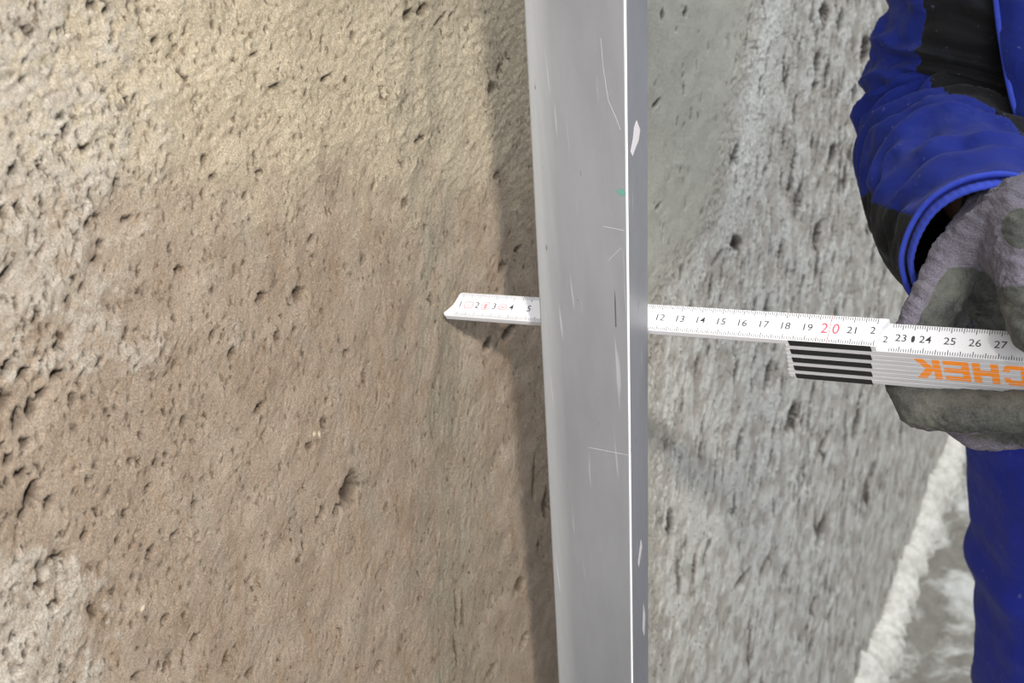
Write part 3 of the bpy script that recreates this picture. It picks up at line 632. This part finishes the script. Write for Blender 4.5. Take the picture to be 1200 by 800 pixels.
    for i in range(len(Lp) - 1):
        for q in range(8): fs.append((i * 8 + q, i * 8 + (q + 1) % 8, i * 8 + 8 + (q + 1) % 8, i * 8 + 8 + q))
    link('edge_piping', mesh('edge_piping', vs, fs), PIPE, jacket, smooth=True)
    # --- gloves
    t = NT('grey_knit_and_latex_glove')
    la = t.ramp(t.math('ADD', t.attr('latex').outputs['Fac'], t.math('MULTIPLY', t.math('SUBTRACT', t.noise(130, 5, .65), .5), .35)), .44, .54)
    kn = t.n('ShaderNodeTexWave', wave_type='BANDS', bands_direction='Z'); t.put(kn.inputs['Vector'], t.co); kn.inputs['Scale'].default_value = 220; kn.inputs['Distortion'].default_value = 3.5; kn.inputs['Detail'].default_value = 2; kn.inputs['Detail Scale'].default_value = 1.6
    g = t.noise(900, 4, .65); big = t.noise(55, 5, .62)
    knit = t.mix(t.ramp(t.noise(1300, 3, .6), .3, .7), srgb(.33, .315, .355), srgb(.50, .48, .525)); knit = t.mix(t.math('MULTIPLY', t.ramp(big, .45, .75), .3), knit, srgb(.50, .48, .48))
    lat = t.mix(t.ramp(g, .3, .7), srgb(.20, .205, .20), srgb(.33, .33, .315)); lat = t.mix(t.math('MULTIPLY', t.ramp(big, .46, .76), .6), lat, srgb(.47, .47, .43))
    nk = t.bump(t.noise(1300, 3, .6), .6, .0010); nk = t.bump(t.math('MULTIPLY', kn.outputs['Fac'], t.math('SUBTRACT', 1.0, la)), .30, .0005, nk); nk = t.bump(g, .35, .0008, nk)
    GL = t.out(t.mix(la, knit, lat), t.ramp(la, 0, 1, .95, .62), 0, nk, spec=.3)
    def glove(fingers, palm, latex_fn, wr):
        hulls = [[fingers_[i], fingers_[i + 1]] for fingers_ in fingers for i in range(len(fingers_) - 1)] + palm
        def props(me, co, no):
            me.attributes.new('latex', 'FLOAT', 'POINT').data.foreach_set('value', np.clip(latex_fn(co, no), 0, 1).astype(np.float32))
        return solid('glove', hulls, .11, 6, GL, root, wr=wr, props=props)
    def zr(x): return 51.43 - (x - 1112) * .0169
    def q(x, y, dz, r): return (tuple(px(x, y, zr(x) + dz)), r)
    idx = [q(1122, 303, 6.0, 1.3), q(1071, 402, 4.0, 1.12), q(1067, 452, 3.5, 1.08), q(1078, 476, 2.9, 1.06), q(1130, 482, 2.2, 1.03), q(1212, 483, 1.8, .95)]
    mid = [q(1128, 308, 8.3, 1.3), q(1088, 420, 6.3, 1.12), q(1105, 472, 5.5, 1.08), q(1146, 502, 4.9, 1.06), q(1222, 500, 4.4, .98)]
    rin = [q(1142, 308, 10.4, 1.25), q(1102, 418, 8.6, 1.08), q(1120, 468, 7.8, 1.05), q(1160, 490, 7.2, 1.0), q(1218, 486, 6.8, .92)]
    pin = [q(1158, 308, 12.3, 1.1), q(1128, 398, 10.8, .95), q(1142, 442, 10.1, .92), q(1172, 460, 9.5, .88), q(1212, 458, 9.2, .82)]
    thu = [q(1200, 258, 5.6, 1.9), q(1207, 312, 2.4, 1.5), q(1208, 350, .0, 1.25), q(1214, 386, -1.35, 1.02)]
    wrist = q(1190, 258, 8.3, 2.35); fore = q(1166, 256, 14.0, 2.1)
    palm = [[fore, wrist], [wrist, idx[0], mid[0]], [wrist, mid[0], rin[0]], [wrist, rin[0], pin[0]], [wrist, thu[0]], [thu[0], q(1150, 285, 6.4, 1.25), idx[0]], [thu[0], thu[1], q(1172, 292, 5.2, 1.1)], [idx[0], mid[0], q(1168, 350, 9.0, 1.4), q(1185, 300, 8.0, 1.5), q(1205, 360, 9.5, 1.3)], [mid[0], pin[0], q(1168, 350, 9.0, 1.3), q(1165, 410, 9.8, 1.2), q(1205, 400, 10, 1.2)]]
    cracks = Tile(30, 512, .25, 1.2)
    palmar = np.array(RT * .80 - UPV * .15 - FW * .45); palmar /= np.linalg.norm(palmar)
    up_cam = np.array(UPV * .8 - FW * .75); up_cam /= np.linalg.norm(up_cam)
    def latex(co, no):
        X, Y = proj(co); dep = (co - CAM) @ FW - zr(X)
        f = sig((no @ palmar + .05) * 7) * sig((Y - 312 - .12 * np.abs(X - 1120)) / 5)                    # palm side of the upper finger joints
        low = sig((Y - 445) / 6) * sig((no @ up_cam + .55) * 7) * sig((4.0 - dep) * 3)      # index finger beneath the rule
        th_ = sig((X - 1150) / 6) * sig((Y - 335) / 8) * sig((4 - dep) * 3)
        ov = sig((1 - np.hypot((X - 1196) / 24, (Y - 268) / 24)) * 8) * sig((no @ -FW) * 8)
        return np.maximum.reduce([f * (1 - sig((Y - 445) / 6)), low, th_, ov])
    glove([idx, mid, rin, pin, thu], palm, latex, lambda c, n: .035 * cracks(c[:, 0] + c[:, 1], c[:, 2]))
    # left glove, hanging relaxed
    def L(x, y, z, r): return ((x, y, z), r)
    F = []
    for k, (x, ln, r_) in enumerate(((62.6, 1.0, 1.0), (64.8, 1.1, 1.02), (67.0, 1.02, 1.0), (69.0, .82, .9))):
        F.append([L(x, 26.6, -28.5, r_ * 1.25), L(x - .2, 24.6, -28.5 - 4.2 * ln, r_ * 1.05), L(x - .4, 24.9, -28.5 - 6.9 * ln, r_), L(x - .5, 26.0, -28.5 - 9.0 * ln, r_ * .9)])
    F.append([L(62.6, 28.6, -23.6, 1.6), L(60.4, 26.8, -26.6, 1.3), L(60.2, 25.2, -29.6, 1.15), L(60.8, 24.3, -32.0, .98)])
    pl = [[L(66.6, 32.5, -17, 2.5), L(66, 30, -22.5, 2.4)], [L(66, 30, -22.5, 2.3), F[0][0], F[1][0]], [L(66, 30, -22.5, 2.3), F[1][0], F[2][0]], [L(66, 30, -22.5, 2.3), F[2][0], F[3][0]], [L(66, 30, -22.5, 2.1), F[4][0]], [F[4][0], F[0][0]]]
    glove(F, pl, lambda co, no: sig((no @ np.array((-.3, .9, -.2)) + .1) * 6) * sig((-24 - co[:, 2])) + sig((-35 - co[:, 2]) * 3), lambda c, n: .03 * cracks(c[:, 0] + c[:, 1], c[:, 2]))
    local(root)
build_person()
